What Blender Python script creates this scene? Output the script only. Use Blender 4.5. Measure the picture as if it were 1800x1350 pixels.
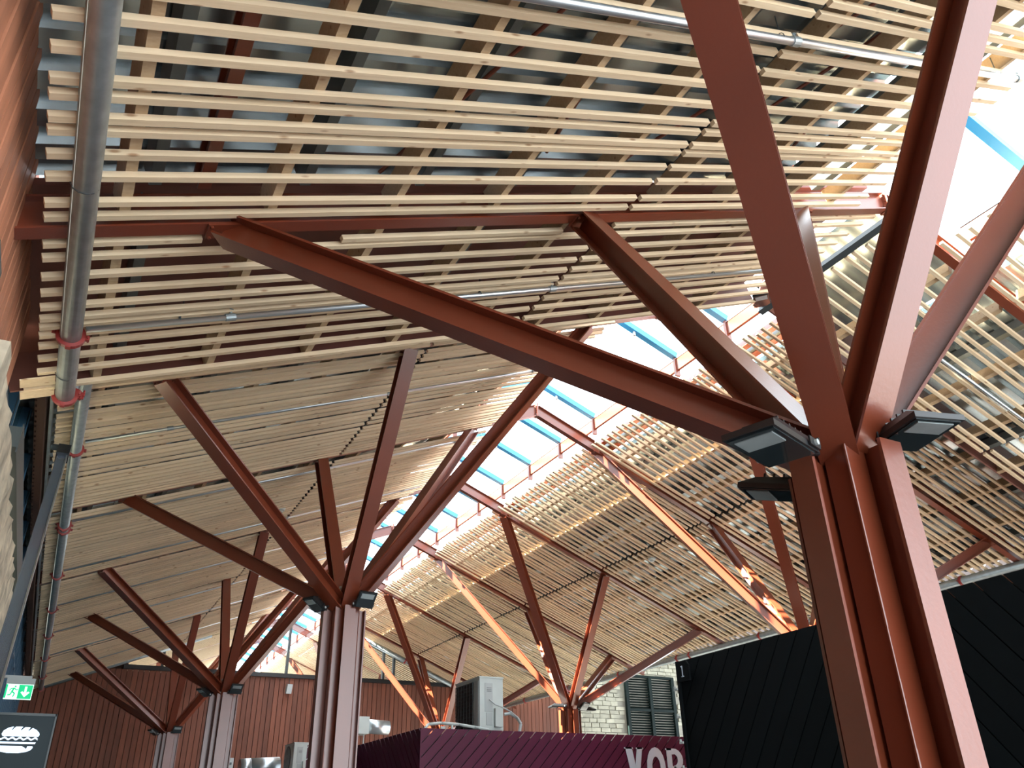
import bpy, bmesh, math, random
from mathutils import Vector, Matrix
random.seed(7)
PI = math.pi
for o in list(bpy.data.objects): bpy.data.objects.remove(o)
sc = bpy.context.scene
C = sc.collection

# ------------------------------------------------------------------ camera, light, exposure
YAW, PIT, ROLL, FPX = 0.49739, 0.49877, -0.02275, 1430.85
cd = bpy.data.cameras.new('camera'); cam = bpy.data.objects.new('camera', cd); C.objects.link(cam); sc.camera = cam
f = Vector((math.sin(YAW)*math.cos(PIT), math.cos(YAW)*math.cos(PIT), math.sin(PIT)))
r = Vector((math.cos(YAW), -math.sin(YAW), 0)); u = r.cross(f)
r2 = math.cos(ROLL)*r + math.sin(ROLL)*u; u2 = -math.sin(ROLL)*r + math.cos(ROLL)*u
cam.matrix_world = Matrix(((r2.x, u2.x, -f.x, 0), (r2.y, u2.y, -f.y, 0), (r2.z, u2.z, -f.z, 0), (0, 0, 0, 1)))
cd.sensor_fit = 'HORIZONTAL'; cd.sensor_width = 36; cd.lens = 36*FPX/1800; cd.clip_start = 0.02; cd.clip_end = 300

W = bpy.data.worlds.new('overcast_sky'); sc.world = W; W.use_nodes = True
bg = W.node_tree.nodes['Background']; bg.inputs[0].default_value = (0.86, 0.94, 1.0, 1); bg.inputs[1].default_value = 4.8
sd = bpy.data.lights.new('sun', 'SUN'); sun = bpy.data.objects.new('sun', sd); C.objects.link(sun)
sd.energy = 100; sd.angle = math.radians(0.6); sd.color = (1.0, 0.93, 0.80)
sun.rotation_euler = Vector((1.0, -0.03, -1.15)).to_track_quat('-Z', 'Y').to_euler()
sc.view_settings.view_transform = 'Standard'; sc.view_settings.look = 'None'
sc.view_settings.gamma = 1; sc.view_settings.use_curve_mapping = False
sc.view_settings.exposure = 0.45

# ------------------------------------------------------------------ geometry constants (metres, camera at the origin)
M = 0.40306; TH = math.atan(M)
XR, ZR = 5.4496, 5.3188          # ridge line of the far roof, underside of the steel
XN, ZN = 5.5269, 4.6451          # ridge line of the lower near roof
FLOOR = -1.6
XT = 2.33; Y1 = 1.824; S = 6.0; DZ = 1.483

# ------------------------------------------------------------------ materials
def mat(name, col, rough=0.5, metal=0.0, var=0.0, vscale=6.0, bump=0.0, bscale=40.0, stretch=None, spec=0.5, randcol=0.0):
    m = bpy.data.materials.new(name); m.use_nodes = True; nt = m.node_tree; N = nt.nodes; L = nt.links
    b = N['Principled BSDF']; b.inputs['Base Color'].default_value = (*col, 1)
    b.inputs['Roughness'].default_value = rough; b.inputs['Metallic'].default_value = metal
    b.inputs['Specular IOR Level'].default_value = spec
    tc = N.new('ShaderNodeTexCoord'); mp = N.new('ShaderNodeMapping'); L.new(tc.outputs['Object'], mp.inputs['Vector'])
    if stretch: mp.inputs['Scale'].default_value = stretch
    oi = N.new('ShaderNodeObjectInfo'); cm = N.new('ShaderNodeVectorMath'); cm.operation = 'ADD'
    sc3 = N.new('ShaderNodeVectorMath'); sc3.operation = 'SCALE'; sc3.inputs['Scale'].default_value = 37.0
    cb = N.new('ShaderNodeCombineXYZ'); L.new(oi.outputs['Random'], cb.inputs[0]); L.new(oi.outputs['Random'], cb.inputs[1]); L.new(oi.outputs['Random'], cb.inputs[2])
    L.new(cb.outputs[0], sc3.inputs[0]); L.new(mp.outputs[0], cm.inputs[0]); L.new(sc3.outputs[0], cm.inputs[1])
    if var > 0 or randcol > 0:
        nz = N.new('ShaderNodeTexNoise'); nz.inputs['Scale'].default_value = vscale; nz.inputs['Detail'].default_value = 5
        L.new(cm.outputs[0], nz.inputs['Vector'])
        mr = N.new('ShaderNodeMapRange'); mr.inputs[1].default_value = 0.25; mr.inputs[2].default_value = 0.75
        mr.inputs[3].default_value = 1-var; mr.inputs[4].default_value = 1+var
        L.new(nz.outputs['Fac'], mr.inputs[0])
        mr2 = N.new('ShaderNodeMapRange'); mr2.inputs[3].default_value = 1-randcol; mr2.inputs[4].default_value = 1+randcol
        L.new(oi.outputs['Random'], mr2.inputs[0])
        ml = N.new('ShaderNodeMath'); ml.operation = 'MULTIPLY'; L.new(mr.outputs[0], ml.inputs[0]); L.new(mr2.outputs[0], ml.inputs[1])
        hs = N.new('ShaderNodeHueSaturation'); hs.inputs['Color'].default_value = (*col, 1); L.new(ml.outputs[0], hs.inputs['Value'])
        L.new(hs.outputs[0], b.inputs['Base Color'])
    if bump > 0:
        n2 = N.new('ShaderNodeTexNoise'); n2.inputs['Scale'].default_value = bscale; n2.inputs['Detail'].default_value = 6
        L.new(cm.outputs[0], n2.inputs['Vector'])
        bp = N.new('ShaderNodeBump'); bp.inputs['Strength'].default_value = bump; bp.inputs['Distance'].default_value = 0.01
        L.new(n2.outputs['Fac'], bp.inputs['Height']); L.new(bp.outputs[0], b.inputs['Normal'])
    return m

def wood_mat(name, col, knot, randcol=0.1):
    m = bpy.data.materials.new(name); m.use_nodes = True; nt = m.node_tree; N = nt.nodes; L = nt.links
    b = N['Principled BSDF']; b.inputs['Roughness'].default_value = 0.6; b.inputs['Specular IOR Level'].default_value = 0.25
    tc = N.new('ShaderNodeTexCoord'); oi = N.new('ShaderNodeObjectInfo')
    mu = N.new('ShaderNodeMath'); mu.operation = 'MULTIPLY'; mu.inputs[1].default_value = 53.0; L.new(oi.outputs['Random'], mu.inputs[0])
    cb = N.new('ShaderNodeCombineXYZ'); [L.new(mu.outputs[0], cb.inputs[i]) for i in range(3)]
    ad = N.new('ShaderNodeVectorMath'); ad.operation = 'ADD'; L.new(tc.outputs['Object'], ad.inputs[0]); L.new(cb.outputs[0], ad.inputs[1])
    mp = N.new('ShaderNodeMapping'); mp.inputs['Scale'].default_value = (1.2, 22, 22); L.new(ad.outputs[0], mp.inputs[0])
    g = N.new('ShaderNodeTexNoise'); g.inputs['Scale'].default_value = 3; g.inputs['Detail'].default_value = 6; g.inputs['Distortion'].default_value = 0.6; L.new(mp.outputs[0], g.inputs['Vector'])
    cr = N.new('ShaderNodeValToRGB'); cr.color_ramp.elements[0].position = 0.3; cr.color_ramp.elements[1].position = 0.75
    cr.color_ramp.elements[0].color = (col[0]*0.86, col[1]*0.82, col[2]*0.76, 1); cr.color_ramp.elements[1].color = (*col, 1)
    L.new(g.outputs['Fac'], cr.inputs[0])
    mp2 = N.new('ShaderNodeMapping'); mp2.inputs['Scale'].default_value = (3.2, 9, 9); L.new(ad.outputs[0], mp2.inputs[0])
    v = N.new('ShaderNodeTexVoronoi'); v.inputs['Scale'].default_value = 1.6; L.new(mp2.outputs[0], v.inputs['Vector'])
    kr = N.new('ShaderNodeMapRange'); kr.inputs[1].default_value = 0.06; kr.inputs[2].default_value = 0.15; kr.inputs[3].default_value = 0.75; kr.inputs[4].default_value = 0.0
    L.new(v.outputs['Distance'], kr.inputs[0])
    mx = N.new('ShaderNodeMix'); mx.data_type = 'RGBA'; L.new(kr.outputs[0], mx.inputs['Factor']); L.new(cr.outputs[0], mx.inputs['A']); mx.inputs['B'].default_value = (*knot, 1)
    hs = N.new('ShaderNodeHueSaturation'); L.new(mx.outputs['Result'], hs.inputs['Color'])
    m2 = N.new('ShaderNodeMapRange'); m2.inputs[3].default_value = 1-randcol; m2.inputs[4].default_value = 1+randcol; L.new(oi.outputs['Random'], m2.inputs[0]); L.new(m2.outputs[0], hs.inputs['Value'])
    L.new(hs.outputs[0], b.inputs['Base Color'])
    return m

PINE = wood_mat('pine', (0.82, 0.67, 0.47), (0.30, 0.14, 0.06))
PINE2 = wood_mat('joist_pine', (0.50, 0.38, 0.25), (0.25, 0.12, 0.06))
RED = mat('red_oxide_paint', (0.175, 0.036, 0.015), 0.29, var=0.10, vscale=2.5, bump=0.05, bscale=60, spec=0.85)
ZINC = mat('zinc_deck', (0.50, 0.59, 0.63), 0.24, metal=0.92, var=0.4, vscale=1.3, stretch=(1, 0.4, 1), bump=0.25, bscale=2.5)
GALV = mat('galvanised_steel', (0.36, 0.42, 0.44), 0.42, metal=0.65, var=0.18, vscale=14, bump=0.03)
GALVD = mat('dull_galvanised_purlin', (0.16, 0.18, 0.18), 0.5, metal=0.6, var=0.2, vscale=5)
CHROME = mat('bright_pipe', (0.60, 0.66, 0.70), 0.34, metal=0.9)
COUP = mat('red_coupling_paint', (0.30, 0.035, 0.03), 0.4)
BLUE = mat('blue_skylight_bar', (0.045, 0.30, 0.60), 0.4)
DKSTEEL = mat('dark_grey_steel', (0.05, 0.065, 0.07), 0.45)
BLACK = mat('black_lamp_body', (0.012, 0.014, 0.016), 0.35, spec=0.5)
LENS = mat('lamp_glass', (0.02, 0.03, 0.035), 0.08, spec=0.8)
LED = mat('lamp_reflector', (0.30, 0.35, 0.36), 0.3, var=0.25, vscale=9)
CLAD = mat('brown_red_cladding', (0.185, 0.058, 0.030), 0.6, var=0.22, vscale=3, stretch=(6, 6, 0.7), bump=0.12, bscale=30, randcol=0.22)
CLADL = mat('orange_brown_cladding', (0.46, 0.19, 0.105), 0.6, var=0.18, vscale=3, stretch=(6, 6, 0.7), bump=0.12, bscale=30, randcol=0.15)
STONE = mat('limestone', (0.38, 0.37, 0.29), 0.85, var=0.22, vscale=5, bump=0.5, bscale=14, randcol=0.14)
ROUGH = mat('weathered_limestone', (0.55, 0.50, 0.38), 0.9, var=0.5, vscale=7, bump=0.9, bscale=22)
MORTAR = mat('mortar', (0.30, 0.29, 0.24), 0.9, var=0.15, bump=0.3)
MAROON = mat('maroon_paint', (0.085, 0.008, 0.034), 0.5, spec=0.3, var=0.08, bump=0.05, randcol=0.08)
MAROOND = mat('dark_maroon_backing', (0.02, 0.004, 0.01), 0.7)
COAL = mat('black_stained_plank', (0.003, 0.005, 0.006), 0.7, var=0.15, bump=0.08, randcol=0.15, spec=0.12)
COALB = mat('black_backing', (0.002, 0.003, 0.003), 0.8)
WHITE = mat('white_enamel', (0.52, 0.58, 0.56), 0.4, var=0.05)
WHITEP = mat('white_letter_paint', (0.62, 0.70, 0.80), 0.5)
GREYP = mat('light_grey_plastic', (0.42, 0.46, 0.46), 0.45)
SIGNB = mat('dark_sign_panel', (0.02, 0.032, 0.038), 0.6, spec=0.25)
TEAL = mat('dark_teal_glass', (0.03, 0.085, 0.095), 0.15, spec=0.7)
FRAMEB = mat('blue_grey_frame', (0.055, 0.14, 0.23), 0.35)
SHUT = mat('dark_green_louvre', (0.005, 0.012, 0.011), 0.6, spec=0.15)
BROWNB = mat('dark_brown_beam', (0.060, 0.024, 0.012), 0.7, var=0.3, vscale=8, stretch=(1, 0.2, 1))
PLATE = mat('brown_primed_plate', (0.16, 0.055, 0.04), 0.55, var=0.12)
CONC = mat('pale_concrete_floor', (0.20, 0.20, 0.20), 0.7, var=0.12, vscale=1.5)
SLATE = mat('slate_courses', (0.08, 0.095, 0.10), 0.7, var=0.25, vscale=9, bump=0.2, randcol=0.3)
def emit(name, col, s):
    m = mat(name, col, 0.5); b = m.node_tree.nodes['Principled BSDF']
    b.inputs['Emission Color'].default_value = (*col, 1); b.inputs['Emission Strength'].default_value = s
    return m
EGREEN = emit('lit_exit_green', (0.0, 0.42, 0.16), 0.9)
EWHITE = emit('lit_exit_white', (0.75, 1.0, 0.88), 0.7)
BURGW = emit('lit_sign_white', (0.68, 0.80, 0.95), 0.75)
GL = bpy.data.materials.new('clear_glass'); GL.use_nodes = True
_n = GL.node_tree.nodes; _l = GL.node_tree.links; _n.remove(_n['Principled BSDF'])
_t = _n.new('ShaderNodeBsdfTransparent'); _t.inputs[0].default_value = (0.93, 0.97, 0.98, 1)
_g = _n.new('ShaderNodeBsdfGlossy'); _g.inputs['Roughness'].default_value = 0.03
_m = _n.new('ShaderNodeMixShader'); _m.inputs[0].default_value = 0.06
_l.new(_t.outputs[0], _m.inputs[1]); _l.new(_g.outputs[0], _m.inputs[2]); _l.new(_m.outputs[0], _n['Material Output'].inputs[0])

# ------------------------------------------------------------------ helpers
class MB:
    def __init__(s): s.v = []; s.f = []
    def poly(s, pts):
        b = len(s.v); s.v += [tuple(p) for p in pts]; s.f.append(tuple(range(b, b+len(pts))))
    def prism(s, a, b):
        """closed prism between two matching rings of points"""
        n = len(a); k = len(s.v); s.v += [tuple(p) for p in a]+[tuple(p) for p in b]
        s.f.append(tuple(range(k+n-1, k-1, -1))); s.f.append(tuple(range(k+n, k+2*n)))
        for i in range(n):
            j = (i+1) % n; s.f.append((k+i, k+j, k+n+j, k+n+i))
    def box(s, c, h, ax=None):
        c = Vector(c); X, Y, Z = ax if ax else (Vector((1, 0, 0)), Vector((0, 1, 0)), Vector((0, 0, 1)))
        q = [(-1, -1), (1, -1), (1, 1), (-1, 1)]
        a = [c+X*(i*h[0])+Y*(j*h[1])-Z*h[2] for i, j in q]; b = [c+X*(i*h[0])+Y*(j*h[1])+Z*h[2] for i, j in q]
        s.prism(a, b)
    def bb(s, x0, x1, y0, y1, z0, z1): s.box(((x0+x1)/2, (y0+y1)/2, (z0+z1)/2), ((x1-x0)/2, (y1-y0)/2, (z1-z0)/2))
    def tube(s, p, q, rad, n=12, r2=None):
        p = Vector(p); q = Vector(q); d = (q-p).normalized(); a = d.orthogonal().normalized(); b = d.cross(a)
        r2 = rad if r2 is None else r2
        s.prism([p+(a*math.cos(2*PI*i/n)+b*math.sin(2*PI*i/n))*rad for i in range(n)], [q+(a*math.cos(2*PI*i/n)+b*math.sin(2*PI*i/n))*r2 for i in range(n)])
    def path(s, pts, rad, n=8):
        for a, b in zip(pts[:-1], pts[1:]): s.tube(a, b, rad, n)
    def ring(s, c, ax, rad, t, n=20):
        """a torus like band round axis ax"""
        c = Vector(c); ax = Vector(ax).normalized(); a = ax.orthogonal().normalized(); b = ax.cross(a)
        prof = [(rad, -t), (rad+t*1.1, -t*0.8), (rad+t*1.1, t*0.8), (rad, t)]
        k = len(s.v)
        for i in range(n):
            e = a*math.cos(2*PI*i/n)+b*math.sin(2*PI*i/n)
            for rr, h in prof: s.v.append(tuple(c+e*rr+ax*h))
        for i in range(n):
            for j in range(4):
                s.f.append((k+4*i+j, k+4*((i+1) % n)+j, k+4*((i+1) % n)+(j+1) % 4, k+4*i+(j+1) % 4))
    def isec(s, p, q, up, b=.14, h=.14, tf=.011, tw=.009):
        """H or I profile from p to q, flanges square to up"""
        p = Vector(p); q = Vector(q); d = (q-p).normalized(); up = Vector(up); up = (up-d*up.dot(d)).normalized(); sd_ = d.cross(up)
        B = b/2; H = h/2; w = tw/2
        pr = [(-B, -H), (B, -H), (B, -H+tf), (w, -H+tf), (w, H-tf), (B, H-tf), (B, H), (-B, H), (-B, H-tf), (-w, H-tf), (-w, -H+tf), (-B, -H+tf)]
        k = len(s.v)
        for o in (p, q): s.v += [tuple(o+sd_*x+up*y) for x, y in pr]
        for i in range(12):
            j = (i+1) % 12; s.f.append((k+i, k+12+i, k+12+j, k+j))
        for o in (0, 12):
            for t in ((0, 1, 2, 11), (10, 3, 4, 9), (8, 5, 6, 7)): s.f.append(tuple(k+o+i for i in (t if o else t[::-1])))
    def mesh(s, name, m):
        me = bpy.data.meshes.new(name); me.from_pydata(s.v, [], s.f)
        bm = bmesh.new(); bm.from_mesh(me); bmesh.ops.recalc_face_normals(bm, faces=bm.faces); bm.to_mesh(me); bm.free()
        me.materials.append(m); return me
    def build(s, name, m, parent=None, smooth=False):
        me = s.mesh(name, m)
        if smooth:
            for p in me.polygons: p.use_smooth = len(p.vertices) == 4
        return link(name, me, parent)
def link(name, me, parent=None):
    o = bpy.data.objects.new(name, me); C.objects.link(o)
    if parent is not None: o.parent = parent; o.matrix_parent_inverse = Matrix.Translation(-parent.location) if parent.type == 'EMPTY' else Matrix()
    return o
def tag(o, label=None, cat=None, group=None, kind=None):
    if label: o['label'] = label
    if cat: o['category'] = cat
    if group: o['group'] = group
    if kind: o['kind'] = kind
    return o
def thing(name, loc, label, cat, group=None):
    o = bpy.data.objects.new(name, None); C.objects.link(o); o.location = loc; o.empty_display_size = 0.1
    return tag(o, label, cat, group)
def part(name, me, root, mw, **k):
    """child placed by its world matrix"""
    o = bpy.data.objects.new(name, me); C.objects.link(o); o.parent = root
    o.matrix_parent_inverse = Matrix.Translation(-root.location) if root.type == 'EMPTY' else Matrix()
    o.matrix_basis = mw
    if k: tag(o, **k)
    return o

# ------------------------------------------------------------------ sloping roof frames
class Slope:
    def __init__(s, xr, zr, side): s.xr = xr; s.zr = zr; s.side = side      # side -1 left of the ridge, +1 right
    def z(s, x): return s.zr - M*abs(s.xr-x)
    def p(s, x, y, h=0.0):
        n = Vector((s.side*math.sin(TH), 0, math.cos(TH)))
        return Vector((x, y, s.zr - M*abs(x-s.xr))) + n*h
    def axes(s):
        u = Vector((math.cos(TH), 0, -s.side*math.sin(TH))); n = Vector((s.side*math.sin(TH), 0, math.cos(TH)))
        return u, Vector((0, 1, 0)), n
    def mat(s, x, y, h=0.0, tilt=0.0):
        u, v, n = s.axes(); p = s.p(x, y, h)
        m = Matrix(((u.x, v.x, n.x, p.x), (u.y, v.y, n.y, p.y), (u.z, v.z, n.z, p.z), (0, 0, 0, 1)))
        return m @ Matrix.Rotation(tilt, 4, 'Z') if tilt else m
    def box(s, mb, x0, x1, y0, y1, h0, h1):
        u, v, n = s.axes(); a = s.p(x0, y0, h0); L = abs(x1-x0)/math.cos(TH)
        c = a + u*(L/2)*(1 if x1 > x0 else -1) + v*((y1-y0)/2) + n*((h1-h0)/2)
        mb.box(c, (L/2, (y1-y0)/2, (h1-h0)/2), (u, v, n))
NL, NRt = Slope(XN, ZN, -1), Slope(XN, ZN, 1)
FL, FRt = Slope(XR, ZR, -1), Slope(XR, ZR, 1)
SW, SH = 0.034, 0.029
def slat_mesh(L):
    mb = MB(); b = 0.004; w, h = SW/2, SH
    pr = [(-w, 0), (w, 0), (w, h), (-w, h)]
    mb.prism([(0, y, z) for y, z in pr], [(L, y, z) for y, z in pr]); return mb.mesh('slat', PINE)
_sm = {}
def slat(ceil, sl, x0, x1, y, h=0.0):
    L = round((x1-x0)/math.cos(TH), 3)
    if L not in _sm: _sm[L] = slat_mesh(L)
    return part('slat', _sm[L], ceil, sl.mat(x0, y, h, random.uniform(-.0016, .0016)))
def deck(name, sl, x0, x1, y0, y1, h, label):
    """trapezoidal sheet, ribs running down the slope"""
    mb = MB(); pts = []; y = y0; d = .045
    while y < y1:
        pts += [(y, 0), (y+.10, 0), (y+.125, d), (y+.185, d)]; y += .21
    pts = [(a, b) for a, b in pts if a <= y1]
    for (a, ha), (b, hb) in zip(pts[:-1], pts[1:]):
        mb.poly([sl.p(x0, a, h+ha), sl.p(x1, a, h+ha), sl.p(x1, b, h+hb), sl.p(x0, b, h+hb)])
    # upper skin, closes the sheet to the weather
    mb.poly([sl.p(x0, y0, h+.11), sl.p(x1, y0, h+.11), sl.p(x1, y1, h+.11), sl.p(x0, y1, h+.11)])
    o = mb.build(name, ZINC); tag(o, label, None, None, 'structure'); return o
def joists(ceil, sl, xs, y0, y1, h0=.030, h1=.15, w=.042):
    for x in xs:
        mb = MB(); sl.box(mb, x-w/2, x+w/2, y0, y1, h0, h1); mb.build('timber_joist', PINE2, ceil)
def purlins(ceil, sl, xs, y0, y1, h0=.19, h1=.30, w=.05):
    for x in xs:
        mb = MB(); s0 = sl.side
        sl.box(mb, x-w/2, x+w/2, y0, y1, h0, h0+.006); sl.box(mb, x-w/2, x+w/2, y0, y1, h1-.006, h1)
        sl.box(mb, x-w/2, x-w/2+.006, y0, y1, h0+.006, h1-.006); sl.box(mb, x+w/2-.006, x+w/2, y0, y1, h0+.006, h0+.02)
        mb.build('purlin', GALVD, ceil)

YN0, YN1 = -3.4, 4.97
YF0, YF1 = 5.05, 34.0
EAVE_L = -0.44; EAVE_R = 2*XR+0.44
OL, OR = 4.36, 6.56              # roof opening under the skylight
DH = .315
# --- near left slope
c = deck('ceiling', NL, -.56, OL, YN0, 3.40, DH, 'zinc sheet roof over the nearest slatted bay, left slope')
ys = [2.121, 2.262, 2.403, 2.479, 2.594, 2.664, 2.798, 2.934, 3.104, 3.202]
y = 2.0; pre = []
while y > -1.6:
    if abs(y-.34) > .07: pre.append(y)
    y -= random.choice((.075, .11, .13, .15, .15))
ys2 = [3.40, 3.509, 3.667, 3.809, 3.944, 4.057, 4.14, 4.231, 4.345, 4.491, 4.652, 4.85]
for y in pre+ys:
    slat(c, NL, EAVE_L, 2.605, y); slat(c, NL, 2.645, 5.02+random.uniform(-.02, .03), y)
joi = [-.15+.605*k for k in range(9)]
for a, b in ((-2.5, .25), (.43, 3.22)): joists(c, NL, joi, a, b)
purlins(c, NL, [0.0, .66, 1.27, 1.85, 2.5, 3.1, 3.7, 4.33], YN0, 3.22)
mb = MB(); p0 = NL.p(.19, .36, .2); mb.isec(p0, NL.p(.19, 3.2, .2), NL.axes()[2], .06, .09); mb.build('red_tie_beam', RED, c)
for a, b in (((1.0, 3.1), (1.6, 1.5)), ((1.9, 2.9), (1.7, 1.2)), ((2.4, 3.1), (3.4, 1.3)), ((3.0, 3.0), (3.6, 1.6)), ((3.9, 3.0), (3.3, .6))):
    mb = MB(); mb.tube(NL.p(a[0], a[1], .185), NL.p(b[0], b[1], .185), .011, 8); mb.build('bracing_rod', RED, c)
mb = MB(); NL.box(mb, 4.56, 4.66, YN0, 3.22, .16, .32); mb.build('skylight_trimmer', DKSTEEL, c)
# closed strip between the last frame and the step of the roof
c = bpy.data.objects.new('ceiling', None)
mb = MB(); NL.box(mb, -.56, 5.53, 3.33, YN1, .27, .31)
c = mb.build('ceiling', PLATE); tag(c, 'brown plated strip above the last slats before the roof steps up, left slope', None, None, 'structure')
for i, y in enumerate(ys2):
    if i == 0: slat(c, NL, EAVE_L, 0.18, y); slat(c, NL, .86, 2.26, y+.045); slat(c, NL, 2.645, 5.5, y)
    elif i == 10: slat(c, NL, EAVE_L, 2.605, y); slat(c, NL, 2.645, 5.48, y)
    else: slat(c, NL, EAVE_L if i < 11 else -.50, 2.605, y); slat(c, NL, 2.645, 5.48+random.uniform(-.02, .02), y)
for y0 in (4.69, 4.845):
    mb = MB(); NL.box(mb, -.52, -.36, y0, y0+.10, -.006, .002); mb.build('offcut_board', PINE, c)
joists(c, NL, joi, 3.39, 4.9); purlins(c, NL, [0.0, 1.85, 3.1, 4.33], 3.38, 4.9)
mb = MB(); NL.box(mb, -.56, 5.5, 4.895, 4.915, .032, 1.0); mb.build('step_panel', PLATE, c)
# --- near right slope
c = deck('ceiling', NRt, 2*XN-OL+.1, 2*XN+.56, YN0, YN1, DH, 'zinc sheet roof over the nearest slatted bay, right slope')
yr = []
y = -1.6
while y < 4.92:
    if abs(y-.34) > .07 and abs(y-3.3) > .06: yr.append(y)
    y += random.choice((.085, .11, .135, .15, .165, .18))
xe = 2*XN+.44
for y in yr:
    st = 6.06 if y < 3.3 else 5.66
    slat(c, NRt, st+random.uniform(0, .03), 8.40, y); slat(c, NRt, 8.44, xe, y)
jr = [2*XN-x for x in joi]
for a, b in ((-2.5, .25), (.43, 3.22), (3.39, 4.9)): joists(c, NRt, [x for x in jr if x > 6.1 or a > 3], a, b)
purlins(c, NRt, [2*XN-x for x in (0.0, 1.27, 2.5, 3.7)], YN0, YN1)
mb = MB(); NRt.box(mb, 5.60, 5.66, 3.38, YN1, .0, .07); mb.build('ridge_channel', DKSTEEL, c)
mb = MB(); NRt.box(mb, 5.53, 6.7, 3.38, YN1, .32, .34); mb.build('ridge_plate', ZINC, c)
mb = MB(); NRt.box(mb, 5.53, xe, 4.895, 4.915, .032, 1.0); mb.build('step_panel', PLATE, c)
# --- far slopes
frames_far = [Y1+6*i+s_*DZ for i in range(1, 6) for s_ in (-1, 1)]
def far_rows(gap):
    out = []; y = 5.0
    while y < 22.05:
        if all(abs(y-fy) > gap for fy in frames_far): out.append(y)
        y += random.choice((.085, .105, .12, .135, .15))
    return out
for sl, x0, xj, x1, nm in ((FL, EAVE_L, 2.53, 4.70, 'left'), (FRt, 6.28, 8.42, EAVE_R, 'right')):
    if nm == 'left': d0, d1 = -.56, OL
    else: d0, d1 = 6.85, EAVE_R+.12
    c = deck('ceiling', sl, d0, d1, YF0-.3, YF1, DH, 'zinc sheet roof above the long far slatted ceiling, %s slope' % nm)
    for y in far_rows(.045 if nm == 'left' else .065):
        j = random.uniform(-.07, .09)
        if nm == 'left': slat(c, sl, x0, xj-.018, y, -.03); slat(c, sl, xj+.018, round(x1+random.choice((-.12, -.06, 0, .05, .09)), 2), y, -.03)
        else: slat(c, sl, x0+random.choice((0, .03, .06)), xj-.018, y); slat(c, sl, xj+.018, x1, y)
    if nm == 'right':
        for a_, b_ in ((6.46, 6.52), (6.60, 6.67)):
            mb = MB(); sl.box(mb, a_, b_, YF0, YF1, .17, .29); mb.build('skylight_trimmer', RED, c)
    mb = MB(); y = 22.5
    while y < 33.5:
        sl.box(mb, x0, x1, y-SW/2, y+SW/2, 0, SH); y += .16
    tag(mb.build('distant_slats', PINE, c), None, None, None, 'stuff')
    xs = [(x if nm == 'left' else 2*XR-x) for x in [-.15+.605*k for k in range(8)]]
    ends = [YF0]+frames_far+[YF1]
    for a, b in zip(ends[:-1], ends[1:]):
        if a < 22: joists(c, sl, xs, a+.07, b-.07)
    purlins(c, sl, [(x if nm == 'left' else 2*XR-x) for x in (0.0, .75, 1.5, 2.25, 3.0, 3.7, 4.30)], YF0-.2, YF1)

# ------------------------------------------------------------------ steel portal frames
def frame(y, xr, zr, xl, label, closed):
    t = thing('steel_roof_frame', (xr, y, zr), label, 'roof beam', 'red steel roof frames')
    bh = .17
    for sgn in (-1, 1):
        xe_ = xl if sgn < 0 else 2*xr-xl
        n = Vector((sgn*math.sin(TH), 0, math.cos(TH)))
        a = Vector((xe_, y, zr-M*abs(xr-xe_))) + n*(bh/2); b = Vector((xr, y, zr)) + Vector((0, 0, 1))*(bh/2/math.cos(TH))
        mb = MB(); mb.isec(a, b, n, .085, bh, .010, .007); mb.build('rafter', RED, t)
    mb = MB(); mb.bb(xr-.012, xr+.012, y-.048, y+.048, zr-.012, zr+.20)
    for k in (-1, 1):
        for zz in (.03, .09, .15): mb.tube((xr-.022, y+k*.03, zr+zz), (xr+.022, y+k*.03, zr+zz), .008, 6)
    mb.build('apex_plate', RED, t)
    return t
names = ['second', 'third', 'fourth']
frame(-2.66, XN, ZN, -.56, 'red steel roof frame behind the viewer, out of the picture', False)
frame(.34, XN, ZN, -.56, 'red steel roof frame over the near struts of the nearest steel tree', False)
frame(3.30, XN, ZN, -.56, 'red steel roof frame crossing the picture above the nearest steel tree', True)
fl = {6.34: 'first red roof frame after the roof steps up, near side of the second steel tree',
      9.31: 'red roof frame whose bolted apex shows nearest in the far skylight'}
for i in range(1, 5):
    for s_, w in ((-1, 'near'), (1, 'far')):
        yy = Y1+6*i+s_*DZ
        if i < 4: lab = 'red roof frame carried by the %s struts of the %s pair of steel trees' % (w, names[i-1])
        else: lab = 'red roof frame beyond the end wall glazing, %s' % ('nearer one' if s_ < 0 else 'farther one')
        frame(yy, XR, ZR, -.56, lab, False)

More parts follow.
